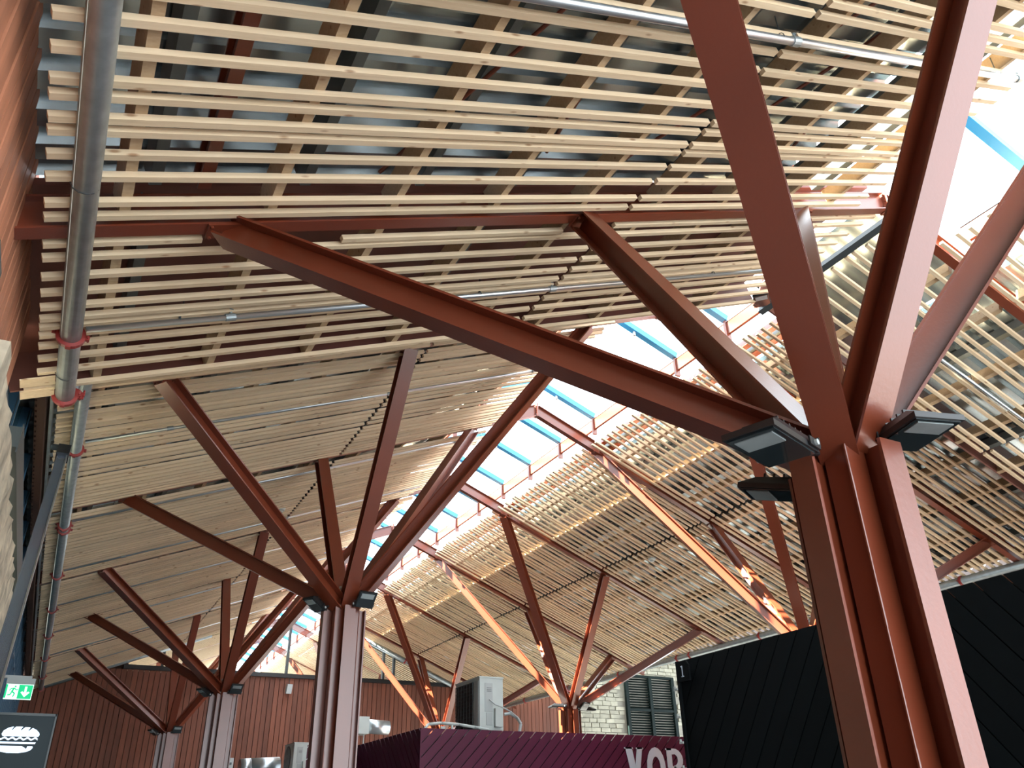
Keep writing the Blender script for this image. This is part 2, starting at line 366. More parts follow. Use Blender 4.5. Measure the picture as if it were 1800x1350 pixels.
# ------------------------------------------------------------------ skylights (gabled, on a red curb)
def skylight(name, sl0, xr, y0, y1, label, n0):
    zc = 5.42 + (sl0.zr-ZR); zr_ = 5.80 + (sl0.zr-ZR); dx = .93
    mb = MB()
    mb.bb(xr-dx-.04, xr-dx+.0, y0, y1, zc-.17, zc); mb.bb(xr+dx, xr+dx+.04, y0, y1, zc-.17, zc)
    mb.bb(xr-dx-.09, xr-dx+.0, y0, y1, zc-.012, zc); mb.bb(xr+dx, xr+dx+.09, y0, y1, zc-.012, zc)
    root = mb.build(name, RED); tag(root, label, None, None, 'structure')
    y = n0; k = 0
    while y < y1-.05:
        for s_ in (-1, 1):
            mb = MB(); a = Vector((xr+s_*dx, y, zc+.02)); b = Vector((xr, y, zr_)); n = Vector((s_*.38, 0, .93))
            d = (b-a).normalized(); sdv = d.cross(n.normalized())
            mb.box((a+b)/2+n.normalized()*.03, ((b-a).length/2, .042, .04), (d, sdv, n.normalized())); mb.build('glazing_bar', BLUE, root)
            mb = MB(); mb.bb(xr+s_*dx-.02, xr+s_*dx+.05, y-.018, y+.018, zc-.25, zc+.03)
            mb.tube((xr+s_*(dx-.01), y, zc-.25), (xr+s_*(dx+.08), y+.10, zc-.02), .014, 6); mb.build('curb_post', RED, root)
        if k % 2 == 0:
            mb = MB(); mb.tube((xr+.30, y, zr_-.16), (xr-.75, y-.35, zc-.02), .006, 6)
            mb.tube((xr+.30, y, zr_-.18), (xr+.30, y, zr_-.02), .018, 8); mb.build('opener_rod', GREYP, root)
        mb = MB()
        y2 = min(y+1.0, y1)
        for s_ in (-1, 1):
            a = Vector((xr+s_*(dx+.04), 0, zc+.03)); b = Vector((xr, 0, zr_+.03))
            mb.poly([(a.x, y, a.z), (a.x, y2, a.z), (b.x, y2, b.z), (b.x, y, b.z)])
        mb.build('pane', GL, root)
        y += 1.0; k += 1
    return root
skylight('window_1', NL, XN, YN0, 3.22, 'open gabled skylight over the nearest bay, upper right', -2.5)
skylight('window_2', FL, XR, 5.2, 33.0, 'long gabled rooflight along the ridge of the far ceiling', 5.2)

# ------------------------------------------------------------------ steel trees
def column_bm(x, y, z0, z1):
    """cruciform of flanged arms with a welded angle in each inner corner"""
    mb = MB()
    for dx, dy in ((-1, 0), (1, 0), (0, -1), (0, 1)):
        ax = Vector((dx, dy, 0)); sd2 = Vector((dy, dx, 0)); zc = (z0+z1)/2; hz = (z1-z0)/2
        mb.box(Vector((x, y, zc))+ax*.204, (.0065, .052, hz), (ax, sd2, Vector((0, 0, 1))))
        mb.box(Vector((x, y, zc))+ax*.105, (.096, .005, hz), (ax, sd2, Vector((0, 0, 1))))
    for a in (-1, 1):
        for b in (-1, 1):
            mb.bb(*sorted((x+a*.104, x+a*.116)), *sorted((y+b*.022, y+b*.116)), z0, z1)
            mb.bb(*sorted((x+a*.022, x+a*.104)), *sorted((y+b*.104, y+b*.116)), z0, z1)
    return mb
def weld_bm(x, y, z0, z1):
    mb = MB(); rnd = random.Random(int(y*10))
    for a in (-1, 1):
        for b in (-1, 1):
            z = z0
            while z < z1-.01:
                L = rnd.uniform(.06, .16); z2 = min(z+L, z1)
                mb.tube((x+a*.117, y+b*.117, z), (x+a*.117, y+b*.117, z2), rnd.uniform(.003, .0055), 6); z = z2
    return mb
def floodlight(c, ax, label, group='black floodlights on the steel trees', w=.085, l=.145, tilt=(0, 0), mount=None):
    """lens faces down; ax points away from the column, the lit window sits at that end"""
    c = Vector(c); X = Vector((ax[0], ax[1], tilt[0])).normalized(); Zv = Vector((0, 0, 1)); Yv = Zv.cross(X).normalized()
    Yv = (Yv + Vector((0, 0, tilt[1]))).normalized(); Zv = X.cross(Yv).normalized()
    t = thing('floodlight', c, label, 'floodlight', group)
    mb = MB(); P_ = lambda a, b, z: c+X*a+Yv*b+Zv*z
    lo = [P_(-l, -w, 0), P_(l, -w, 0), P_(l, w, 0), P_(-l, w, 0)]; mi = [P_(-l, -w, .02), P_(l, -w, .02), P_(l, w, .02), P_(-l, w, .02)]
    hi = [P_(-l*.9, -w*.8, .055), P_(l*.55, -w*.8, .05), P_(l*.55, w*.8, .05), P_(-l*.9, w*.8, .055)]
    mb.prism(lo, mi); mb.prism(mi, hi)
    for q_ in range(5): mb.box(P_(-l*.7+q_*l*.26, 0, .058), (.004, w*.7, .010), (X, Yv, Zv))
    body = mb.build('lamp_body', BLACK, t)
    mb = MB(); mb.box(P_(0, 0, -.002), (l*.92, w*.9, .003), (X, Yv, Zv)); g = mb.build('front_glass', LENS, body)
    mb = MB(); mb.box(P_(l*.50, 0, -.006), (l*.30, w*.72, .002), (X, Yv, Zv)); mb.build('reflector_window', LED, body)
    mb = MB()
    for s_ in (-1, 1): mb.box(P_(-l*.75, s_*(w+.006), .02), (.035, .003, .014), (X, Yv, Zv))
    mb.box(P_(-l*1.05, 0, .035), (.004, w+.006, .016), (X, Yv, Zv))
    m = Vector(mount) if mount is not None else P_(-l*1.6, 0, .06)
    mb.tube(P_(-l*1.05, 0, .035), m, .012, 8); mb.build('bracket', BLACK, t)
    mb = MB(); mb.tube(P_(-l*.75, -w-.018, .02), P_(-l*.75, w+.018, .02), .010, 8); mb.build('bolt', GREYP, t)
    return t
SX = {'outer': .2635, 'mid': 2.3358, 'inner': 4.4207}
def tree(x, y, zh, sl, mirror, label, cut=None):
    t = thing('steel_tree_column', (x, y, FLOOR), label, 'steel column', 'branching red steel columns')
    shaft = column_bm(x, y, FLOOR, zh-.02).build('column_shaft', RED, t); weld_bm(x, y, FLOOR, zh-.02).build('weld_bead', RED, shaft)
    mb = MB(); mb.bb(x-.118, x+.118, y-.118, y+.118, zh-.02, zh-.004); mb.isec((x, y, zh-.02), (x, y, zh+.17), (1, 0, 0), .12, .12)
    mb.bb(x-.05, x+.05, y-.012, y+.012, zh+.0, zh+.16)
    mb.build('head_plate', RED, t)
    mb = MB(); mb.tube((x, y, zh+.17), (x, y, zh+.20), .062, 20); mb.build('junction_box_lid', GREYP, t, True)
    for key in ('outer', 'mid', 'inner'):
        for s_ in (-1, 1):
            xx = SX[key]; 
            if mirror: xx = 2*XR-xx if sl in (FL, FRt) else 2*XN-xx
            yy = y+s_*DZ; top = Vector((xx, yy, sl.z(xx)-.005)); base = Vector((x, y, zh-.03))
            d = (top-base).normalized(); hz = Vector((d.x, d.y, 0)).normalized(); base = base + hz*.06 + Vector((0, 0, .03))
            up = Vector((0, 0, 1))
            mb = MB(); mb.isec(base, top, up, .132, .132, .011, .009); st = mb.build('strut', RED, t)
            mb = MB(); u_ = sl.axes(); mb.box(top-u_[2]*.002, (.085, .055, .006), u_)
            for k in (-1, 1):
                for k2 in (-1, 1): mb.tube(top+u_[0]*(.07*k)+u_[1]*(.042*k2)-u_[2]*.02, top+u_[0]*(.07*k)+u_[1]*(.042*k2), .008, 6)
            mb.build('end_plate', RED, st)
    return t
tree(XT, Y1, 1.15, NL, False, 'large nearest red steel tree column at the right of the picture')
LABL = ['red steel tree column standing left of the middle, tallest after the nearest', 'smaller red steel tree column in front of the left of the end wall', 'farthest and leftmost red steel tree column inside the hall']
LABR = ['red steel tree hidden at its foot by the black kiosk, sunlit orange struts', 'red steel tree column behind the maroon kiosk, by the stone wall', 'sunlit red steel tree whose foot is hidden behind the maroon kiosk, beside the outdoor unit']
for i in range(1, 4):
    y = Y1+6*i
    tree(XT, y, 1.913, FL, False, LABL[i-1]); tree(2*XR-XT, y, 1.913, FRt, True, LABR[i-1])
tree(XT, Y1+24, 1.913, FL, False, 'red steel tree seen through the end wall glazing, left one')
tree(2*XR-XT, Y1+24, 1.913, FRt, True, 'red steel tree seen through the end wall glazing, right one')
# floodlights
floodlight((1.775, 1.625, 1.0), (-1, -.34), 'black floodlight at the left of the nearest column head, lens window to the left', mount=(2.17, 1.79, 1.12))
floodlight((2.42, 1.575, 1.15), (-.30, -1), 'black floodlight at the right of the nearest column head', w=.092, l=.13, mount=(2.42, 1.76, 1.17))
floodlight((2.37, 2.17, 1.13), (-.45, .8), 'black floodlight behind the nearest column, seen edge on below the left lamp', tilt=(.25, 0), mount=(2.33, 2.0, 1.12))
floodlight((5.50, 4.80, 4.62), (-.6, -.5), 'black floodlight hung under the ridge end of the nearest slats', 'black floodlights on the steel trees', w=.08, l=.11, mount=(5.56, 4.86, 4.68))
nm = ['second left', 'third left', 'farthest left']
for i in range(1, 4):
    y = Y1+6*i
    floodlight((XT-.33, y-.12, 1.88), (-1, -.6), 'small black floodlight on the left side of the %s steel tree head' % nm[i-1], tilt=(.6, 0), w=.065, l=.10, mount=(XT-.12, y-.05, 1.93))
    floodlight((XT+.12, y-.30, 1.93), (.1, -1), 'small black floodlight facing us at the head of the %s steel tree' % nm[i-1], tilt=(1.0, 0), w=.09, l=.085, mount=(XT+.08, y-.12, 1.95))
xR = 2*XR-XT
floodlight((xR+.15, Y1+12-.30, 1.93), (.1, -1), 'floodlight facing us at the head of the steel tree by the stone wall', tilt=(.8, 0), w=.08, l=.09, mount=(xR+.08, Y1+12-.12, 1.95))
floodlight((xR+.36, Y1+12-.05, 1.90), (1, .1), 'floodlight on the right of the steel tree head by the stone wall', mount=(xR+.15, Y1+12, 1.93))
floodlight((xR-.33, Y1+12-.1, 1.92), (-1, .1), 'floodlight on the left of the steel tree head by the stone wall', mount=(xR-.12, Y1+12, 1.93))

# ------------------------------------------------------------------ sprinkler pipes
def pipe(name, pts, rad, m, label, cat='pipe', group=None, coup=(), heads=(), hang=()):
    t = thing(name, pts[0], label, cat, group)
    mb = MB()
    for a, b in zip(pts[:-1], pts[1:]): mb.tube(a, b, rad, 20 if rad > .03 else 12)
    run = mb.build('pipe_run', m, t, True)
    for c_ in coup:
        c_ = Vector(c_); d = (Vector(pts[-1])-Vector(pts[0])).normalized()
        mb = MB(); mb.ring(c_, d, rad, .017)
        e = Vector((1, 0, 0)) if abs(d.x) < .5 else Vector((0, 1, 0))
        for s_ in (-1, 1): mb.box(c_+e*(s_*(rad+.02)), (.016, .012, .010)); mb.tube(c_+e*(s_*(rad+.028))-d*.03, c_+e*(s_*(rad+.028))+d*.03, .006, 6)
        mb.box(c_-Vector((0, 0, rad+.012)), (.012, .014, .012)); mb.build('red_coupling', COUP, run)
    for h_ in heads:
        h_ = Vector(h_); d = (Vector(pts[-1])-Vector(pts[0])).normalized()
        mb = MB(); mb.tube(h_-d*.028, h_+d*.028, rad+.005, 12); mb.tube(h_, h_+Vector((0, 0, .045)), .008, 8); mb.tube(h_+Vector((0, 0, .045)), h_+Vector((0, 0, .05)), .015, 8)
        mb.build('sprinkler_head', GALV, run)
    for h_ in hang:
        h_ = Vector(h_); mb = MB(); mb.tube(h_, h_+Vector((0, 0, .16)), .0035, 6); d = (Vector(pts[-1])-Vector(pts[0])).normalized(); mb.ring(h_, d, rad, .003, 12)
        mb.build('hanger_rod', DKSTEEL, t)
    return t
pipe('sprinkler_main', [(-.31, -1.0, 2.285), (-.305, 4.98, 2.285)], .052, GALV, 'thick grey steel pipe hanging in front of the near slats at the left', coup=[(-.305, 4.22, 2.285), (-.305, 4.95, 2.285)], hang=[(-.31, 2.95, 2.285), (-.31, 4.65, 2.285)])
fm_ = [7.45, 9.65, 9.8, 11.8, 13.8, 15.8, 18.0, 20.2, 22.0]
pipe('sprinkler_main', [(-.27, 4.9, 2.95), (-.27, 22.05, 2.95)], .050, GALV, 'long grey pipe running along the left edge of the far ceiling', coup=[(-.27, y, 2.95) for y in fm_])
pipe('sprinkler_riser', [(-.27, 4.98, 2.27), (-.235, 4.98, 2.6), (-.25, 5.05, 2.95)], .022, GALV, 'short upright pipe joining the two thick pipes at the left', coup=[(-.262, 4.98, 2.32)])
def brp(y, sl, x0, x1, label, heads, hangs, m=CHROME, rad=.017, h=-.03):
    return pipe('sprinkler_branch', [sl.p(x0, y, h), sl.p(x1, y, h)], rad, m, label, 'pipe', 'thin sprinkler branch pipes', heads=[sl.p(x, y, h) for x in heads], hang=[sl.p(x, y, h+.01) for x in hangs])
brp(4.13, NL, -.25, 4.9, 'thin shiny pipe under the near slats just below the crossing red frame', [.43, 2.58, 4.86], [.18, 2.0, 4.2])
brp(1.75, NL, -.25, 4.92, 'thin shiny pipe crossing the top right corner under the slats', [2.60, 4.86], [2.5, 4.6], rad=.021)
brp(4.13, NRt, 6.3, 10.9, 'thin shiny pipe under the near slats of the right slope', [8.4], [7.5, 9.5])
ord_ = ['nearest', 'second', 'third', 'fourth', 'fifth', 'sixth', 'seventh']
for k, y in enumerate((7.38, 9.65, 11.75, 13.75, 15.8, 18.0, 20.2)):
    brp(y, FL, -.22, 4.6, 'thin shiny branch pipe under the far left slats, %s from the step' % ord_[k], [.43, 2.5, 4.3], [.15, 2.2], rad=.016)
brp(22.0, FL, -.22, 3.2, 'pale pipe along the foot of the left slope at the end wall', [1.4], [.5, 2.0], GALV, .05)
pipe('sprinkler_main', [(2*XR+.27, 4.9, 2.97), (2*XR+.27, 22.0, 2.97)], .058, GALV, 'long grey pipe along the right eave above the black kiosk', coup=[(2*XR+.27, y, 2.97) for y in (7.2, 9.3, 11.3, 13.3, 13.7, 15.8, 18.0, 20.2)])
pipe('sprinkler_main', [FRt.p(7.2, 22.0, -.04), FRt.p(11.0, 22.0, -.04)], .055, GALV, 'grey pipe down the right slope against the end wall', coup=[FRt.p(x, 22.0, -.04) for x in (8.4, 10.6)])
# smoke detectors
def detector(p, label):
    t = thing('smoke_detector', p, label, 'smoke detector', 'round white smoke detectors'); p = Vector(p)
    mb = MB(); mb.tube(p, p-Vector((0, 0, .035)), .07, 20, .055); mb.build('base', WHITE, t, True)
    mb = MB(); mb.tube(p-Vector((0, 0, .035)), p-Vector((0, 0, .06)), .035, 16); mb.build('sensor', WHITE, t, True)
detector(FRt.p(8.64, 11.0, -.01), 'round white smoke detector on the right slats above the sunlit strut')
detector(FL.p(2.30, 11.2, -.01), 'round white smoke detector on the left slats beside the second steel tree')

# ------------------------------------------------------------------ walls
mb = MB(); mb.bb(-.9, 16, -5.5, 40, FLOOR-.1, FLOOR); tag(mb.build('floor', CONC), 'pale floor of the hall below the picture', None, None, 'structure')
def boards(name, label, m, mback, back, xs, fn):
    root = back.build(name, mback); tag(root, label, None, None, 'structure')
    for v in xs: fn(v, root, m)
    return root
# left near cladding
bk = MB(); bk.bb(-.62, -.565, -5.0, 4.55, FLOOR, 2.62)
def lb(y, root, m):
    mb = MB(); mb.bb(-.566, -.54+random.uniform(-.003, .003), y+.002, y+.092, 1.2, 2.615); mb.build('cladding_board', m, root)
n = int((4.55+1.2)/.108)
boards('wall_left', 'orange brown timber boarding high on the left, beside the nearest slats', CLADL, BROWNB, bk, [-1.2+.108*i for i in range(n)], lb)
# stone wall below it, rough front
def rough_block(mb, x0, x1, y0, y1, z0, z1, nx, seed):
    rnd = random.Random(seed); ny = max(2, int((y1-y0)/.12)); nz = max(2, int((z1-z0)/.12))
    k = len(mb.v)
    for i in range(ny+1):
        for j in range(nz+1):
            mb.v.append((x1+rnd.uniform(-.018, .012), y0+(y1-y0)*i/ny, z0+(z1-z0)*j/nz+(rnd.uniform(-.03, .03) if j == nz else 0)))
    for i in range(ny):
        for j in range(nz): mb.f.append((k+i*(nz+1)+j, k+(i+1)*(nz+1)+j, k+(i+1)*(nz+1)+j+1, k+i*(nz+1)+j+1))
    k2 = len(mb.v)
    for i in range(ny+1):
        a = mb.v[k+i*(nz+1)+nz]; mb.v.append((x0, a[1], a[2]))
    for i in range(ny): mb.f.append((k+i*(nz+1)+nz, k+(i+1)*(nz+1)+nz, k2+i+1, k2+i))
    for yy, i in ((y0, 0), (y1, ny)):
        mb.f.append(tuple([k+i*(nz+1)+j for j in range(nz+1)]+[k2+i, len(mb.v)])); mb.v.append((x0, yy, z0))
mb = MB(); rough_block(mb, -.9, -.475, 3.6, 8.4, FLOOR, 1.84, 1, 3)
w = mb.build('wall_left', ROUGH); tag(w, 'rough pale limestone wall at the left edge', None, None, 'structure')
mb = MB(); mb.bb(-.53, -.462, 4.9, 8.6, 1.90, 2.02); mb.bb(-.463, -.457, 4.9, 8.6, 1.87, 2.04)
mb.build('coping_flashing', DKSTEEL, w)
# slate course return beyond the boarding
bk = MB(); bk.bb(-1.5, -.6, 4.60, 4.68, 1.6, 3.2)
root = bk.build('wall_left', SLATE); tag(root, 'grey coursed return wall just beyond the orange brown boarding', None, None, 'structure')
# left glazed wall between the stone and the eave
bk = MB(); bk.bb(-.72, -.69, 4.7, 22.2, 1.9, 3.9)
root = bk.build('window_3', TEAL); tag(root, 'dark teal glazed strip under the left eave', None, None, 'structure')
for i in range(18):
    mb = MB(); y = 4.9+i*1.0; mb.bb(-.69, -.635, y, y+.055, 1.86, 3.02); mb.bb(-.63, -.62, y+.01, y+.045, 1.86, 3.02); mb.build('mullion', FRAMEB, root)
mb = MB(); mb.bb(-.69, -.64, 4.7, 22.2, 2.40, 2.45); mb.build('transom', FRAMEB, root)
bk = MB(); bk.bb(-.74, -.60, 8.4, 22.2, FLOOR, 1.9)
root = bk.build('wall_left', TEAL); tag(root, 'dark teal glossy panel wall low on the far left', None, None, 'structure')
for i in range(26):
    mb = MB(); y = 8.6+i*.5; mb.bb(-.60, -.575, y, y+.03, FLOOR, 1.9); mb.build('mullion', FRAMEB, root)
mb = MB(); mb.bb(-.555, -.50, 5.0, 22.2, 2.84, 2.98); mb.bb(-.60, -.50, 4.7, 22.2, 2.98, 3.16)
for i in range(160): mb.bb(-.568, -.555, 5.05+i*.1, 5.11+i*.1, 2.84, 2.89)
tag(mb.build('trim_1', BROWNB), 'dark brown notched eave beam at the left of the far slats', None, None, 'structure')
mb = MB(); mb.bb(-.48, -.462, 5.0, 22.2, 2.90, 2.96); tag(mb.build('trim_2', GALV), 'thin pale strip beside the far slats', None, None, 'structure')
# glossy bar at the left
t = thing('steel_channel_bar', (-.26, 5.5, 2.13), 'glossy blue grey steel bar with a black end cap, slanting beside the left pipe', 'steel bar')
a = Vector((-.262, 5.5, 2.13)); b = a+(Vector((-.215, 4.0, .66))-a)*1.35; d = (b-a).normalized(); sx = Vector((1, 0, 0)); sx = (sx-d*sx.dot(d)).normalized(); sy = d.cross(sx)
FR2 = mat('polished_steel', (0.34, 0.44, 0.56), 0.25, metal=0.85)
mb = MB(); mb.box((a+b)/2, ((b-a).length/2, .021, .013), (d, sx, sy)); mb.build('web', FR2, t)
for s_ in (-1, 1):
    mb = MB(); mb.box((a+b)/2+sx*(s_*.025), ((b-a).length/2, .004, .020), (d, sx, sy)); mb.build('flange', CHROME if s_ > 0 else FR2, t)
mb = MB(); mb.box(a-d*.02, (.07, .036, .034), (d, sx, sy)); mb.build('end_cap', BLACK, t)
mb = MB(); mb.box(a-d*.10+sx*(-.03), (.015, .04, .015), (d, sx, sy)); mb.build('fixing_bracket', DKSTEEL, t)

# end wall
def roofz(x): return ZR-M*abs(XR-x)
bk = MB(); bk.bb(-.80, 14.2, 22.26, 22.34, FLOOR, 3.0); bk.bb(1.45, 9.6, 22.26, 22.34, 3.0, 3.47)
bk.prism([(-.56, 22.26, 3.0), (1.45, 22.26, 3.0), (1.45, 22.26, 3.68), (-.56, 22.26, 2.88)], [(-.56, 22.34, 3.0), (1.45, 22.34, 3.0), (1.45, 22.34, 3.68), (-.56, 22.34, 2.88)])
bk.bb(9.6, 14.2, 22.26, 22.34, 3.0, 3.99)
def eb(x, root, m):
    z = min(3.5, roofz(x+.05)+.02 if x < 11.3 else 3.98)
    if x > 11.3: z = 3.98
    elif x > 9.6: z = max(z, 3.0)
    mb = MB(); mb.bb(x+.006, x+.118, 22.2+random.uniform(-.006, .006), 22.26, .2, z); mb.build('cladding_board', m, root)
root = boards('wall_end', 'brown red vertical timber boarding across the end of the hall', CLAD, BROWNB, bk, [-.80+.125*i for i in range(120)], eb)
mb = MB(); mb.bb(1.35, 9.75, 22.12, 22.30, 3.50, 3.60); tag(mb.build('trim_3', BLACK), 'black sill rail under the end wall glazing', None, None, 'structure')
# gable glazing
g = MB(); g.poly([(1.4, 22.24, 3.6), (9.6, 22.24, 3.6), (XR+.0, 22.24, ZR+.05)]); 
root = g.build('window_4', GL); tag(root, 'triangular glazing above the end wall', None, None, 'structure')
for x in (2.2, 3.55, 5.22, 6.95, 7.85, 8.15, 9.0):
    mb = MB(); mb.bb(x-.03, x+.03, 22.18, 22.28, 3.6, roofz(x)+.15); mb.build('mullion', DKSTEEL, root)
for sgn in (-1, 1):
    a = Vector((XR, 22.2, ZR+.12)); b = Vector((XR+sgn*4.3, 22.2, ZR+.12-M*4.3)); d = (b-a).normalized()
    mb = MB(); mb.box((a+b)/2, ((b-a).length/2, .05, .04), (d, Vector((0, 1, 0)), d.cross(Vector((0, 1, 0))))); mb.build('verge_trim', DKSTEEL, root)
# hall floor and back wall beyond
bk = MB(); bk.bb(-.6, 11.6, 33.9, 34.0, FLOOR, 4.0); tag(bk.build('wall_back', CLAD), 'brown wall far behind the glazing', None, None, 'structure')

# stone gable with louvre
bk = MB(); bk.bb(11.4, 15.3, 18.26, 18.5, FLOOR, 3.95)
root = bk.build('wall_right', MORTAR); tag(root, 'pale coursed limestone wall with a dark louvred opening', None, None, 'structure')
z = 1.35; row = 0
while z < 3.85:
    hgt = random.uniform(.085, .115); x = 11.4+(row % 2)*-.12
    while x < 15.25:
        w = random.uniform(.16, .34); x1 = min(x+w, 15.28); x0 = max(x, 11.4)
        if not (x1 > 12.98 and x0 < 14.58 and z+hgt < 3.45) and x1-x0 > .05 and z < 3.1+.23*(x0-11.2):
            mb = MB(); j = lambda: random.uniform(-.008, .008); yf = 18.22+random.uniform(-.012, .014)
            a = [(x0+.01+j(), yf, z+.008+j()), (x1-.006+j(), yf, z+.008+j()), (x1-.006+j(), yf, z+hgt-.006+j()), (x0+.01+j(), yf, z+hgt-.006+j())]
            b = [(p[0], 18.27, p[2]) for p in a]; mb.prism(a, b); mb.build('stone', STONE, root)
        x += w+.004
    z += hgt+.003; row += 1
root = thing('louvred_shutter', (13.75, 18.2, 1.3), 'dark green louvred shutter in the pale stone wall', 'shutter')
mb = MB()
for x in (13.02, 13.76, 14.50): mb.bb(x-.045, x+.045, 18.14, 18.22, 1.3, 3.42)
for z in (1.34, 2.58, 3.40): mb.bb(13.0, 14.55, 18.15, 18.22, z-.03, z+.03)
mb.build('shutter_frame', SHUT, root)
lm = MB(); ax = (Vector((1, 0, 0)), Vector((0, .8, .6)), Vector((0, -.6, .8))); lm.box((0, 0, 0), (.325, .032, .004), ax); lme = lm.mesh('louvre_slat', SHUT)
for x in (13.39, 14.13):
    z = 1.40
    while z < 3.36:
        if abs(z-2.58) > .04: part('louvre_slat', lme, root, Matrix.Translation((x, 18.19, z)))
        z += .062
# soffit beyond the right eave and side wall
mb = MB(); mb.bb(11.4, 18.0, -4, 22.4, 4.0, 4.08); tag(mb.build('ceiling', BROWNB), 'dark soffit outside the right eave', None, None, 'structure')
mb = MB(); mb.bb(11.62, 11.7, -4, 14.0, FLOOR, 3.1); tag(mb.build('wall_right', CLAD), 'brown side wall behind the black kiosk', None, None, 'structure')
mb = MB(); mb.path([(11.4, 18.1, 3.13), (12.4, 18.1, 3.42), (13.2, 18.1, 3.62), (14.0, 18.1, 3.75), (15.0, 18.1, 3.86)], .03); mb.path([(11.4, 18.1, 3.25), (12.6, 18.1, 3.62), (14.0, 18.1, 3.86), (15.0, 18.1, 3.93)], .022)
tag(mb.build('cable_bundle', BLACK), 'black cable bundle slung along the top of the stone wall', 'cable')

# ------------------------------------------------------------------ kiosks with diagonal planks
def clip(poly, f_):
    out = []
    for i in range(len(poly)):
        a, b = poly[i], poly[(i+1) % len(poly)]; fa, fb = f_(a), f_(b)
        if fa >= 0: out.append(a)
        if (fa >= 0) != (fb >= 0):
            t = fa/(fa-fb); out.append((a[0]+(b[0]-a[0])*t, a[1]+(b[1]-a[1])*t))
    return out
def planks(root, m, O, U, V, Nn, u0, u1, v0, v1, sgn, pitch, gap=.008, th=.02, ang=1.0, name='plank'):
    """parallelogram planks clipped to a rectangle; sgn +1 leans '/', -1 leans '\\' ; pitch is horizontal"""
    O = Vector(O); U = Vector(U); V = Vector(V); Nn = Vector(Nn); H = (v1-v0)*ang
    k0 = u0-H-pitch if sgn > 0 else u0-pitch
    k = k0 - (k0 % pitch)
    while k < u1+H+pitch:
        a = [(k, v0), (k+pitch-gap*1.4, v0), (k+pitch-gap*1.4+sgn*H, v1), (k+sgn*H, v1)]
        for f_ in (lambda p: p[0]-u0, lambda p: u1-p[0]):
            if a: a = clip(a, f_)
        if len(a) >= 3:
            xs = [p[0] for p in a]
            if max(xs)-min(xs) > .01:
                t = th+random.uniform(-.002, .002)
                mb = MB(); A = [O+U*p[0]+V*p[1] for p in a]; mb.prism(A, [p+Nn*t for p in A]); mb.build(name, m, root)
        k += pitch
# maroon kiosk
KX, KY, KZ = 3.85, 9.5, 1.035
t = thing('maroon_kiosk', (5.8, 10.7, FLOOR), 'maroon kiosk clad in diagonal planks with white letters, below the outdoor unit', 'kiosk')
mb = MB(); mb.bb(KX+.02, 8.3, KY+.02, 11.9, FLOOR, KZ-.075); mb.build('kiosk_body', MAROOND, t)
planks(t, MAROON, (KX, KY+.02, 0), (1, 0, 0), (0, 0, 1), (0, -1, 0), 0, 4.45, -.35, KZ, 1, .150, .012)
planks(t, MAROON, (KX+.02, 11.9, 0), (0, -1, 0), (0, 0, 1), (-1, 0, 0), 0, 2.4, -.35, KZ, -1, .150, .012, name='plank')
planks(t, MAROON, (3.2, 11.95, 0), (1, 0, 0), (0, 0, 1), (0, -1, 0), 0, .65, -.35, KZ, 1, .150, .012)
LT = []
def glyph(root, polys, ox, oz, w, h, y):
    for pl in polys:
        mb = MB(); A = [(ox+p[0]*w, y, oz+p[1]*h) for p in pl]; mb.prism(A, [(a[0], y-.006, a[2]) for a in A]); LT.append(mb)
    mb = MB()
    for q_ in LT:
        k = len(mb.v); mb.v += q_.v; mb.f += [tuple(i+k for i in f_) for f_ in q_.f]
    LT.clear(); mb.build('letter', WHITEP, root)
def arc(cx, cy, rx, ry, a0, a1, n, rin):
    out = []
    for i in range(n):
        t0 = math.radians(a0+(a1-a0)*i/n); t1 = math.radians(a0+(a1-a0)*(i+1)/n)
        out.append([(cx+rx*math.cos(t0), cy+ry*math.sin(t0)), (cx+rx*math.cos(t1), cy+ry*math.sin(t1)), (cx+rx*rin*math.cos(t1), cy+ry*(rin+.08)*math.sin(t1)), (cx+rx*rin*math.cos(t0), cy+ry*(rin+.08)*math.sin(t0))])
    return out
LH = .46; LZ = .885-LH; LY = KY-.004
glyph(t, [[(0, 1), (.38, 1), (.62, .30), (.50, 0), (.36, 0)], [(1, 1), (.68, 1), (.50, .42), (.50, 0), (.64, 0)], [(-.06, .96), (.44, .96), (.44, 1), (-.06, 1)], [(.62, .96), (1.05, .96), (1.05, 1), (.62, 1)]], 6.70, LZ, .27, LH, LY)
glyph(t, arc(.5, .5, .55, .52, 0, 360, 20, .45), 7.04, LZ, .27, LH, LY)
glyph(t, [[(0, 0), (.30, 0), (.30, 1), (0, 1)], [(-.06, .95), (.3, .95), (.3, 1), (-.06, 1)], [(.30, .38), (.52, .38), (.85, 0), (.98, 0), (.98, .05), (.62, .45), (.4, .55)]] + arc(.42, .70, .55, .30, -90, 90, 10, .42) + [[(.30, .84), (.42, .84), (.42, 1), (.30, 1)], [(.30, .40), (.42, .40), (.42, .53), (.30, .53)]], 7.36, LZ, .27, LH, LY)
glyph(t, [[(.0, .35), (.16, .02), (.42, .15), (.30, .55), (.10, .85), (-.02, .8)]], 7.69, LZ, .27, LH, LY)
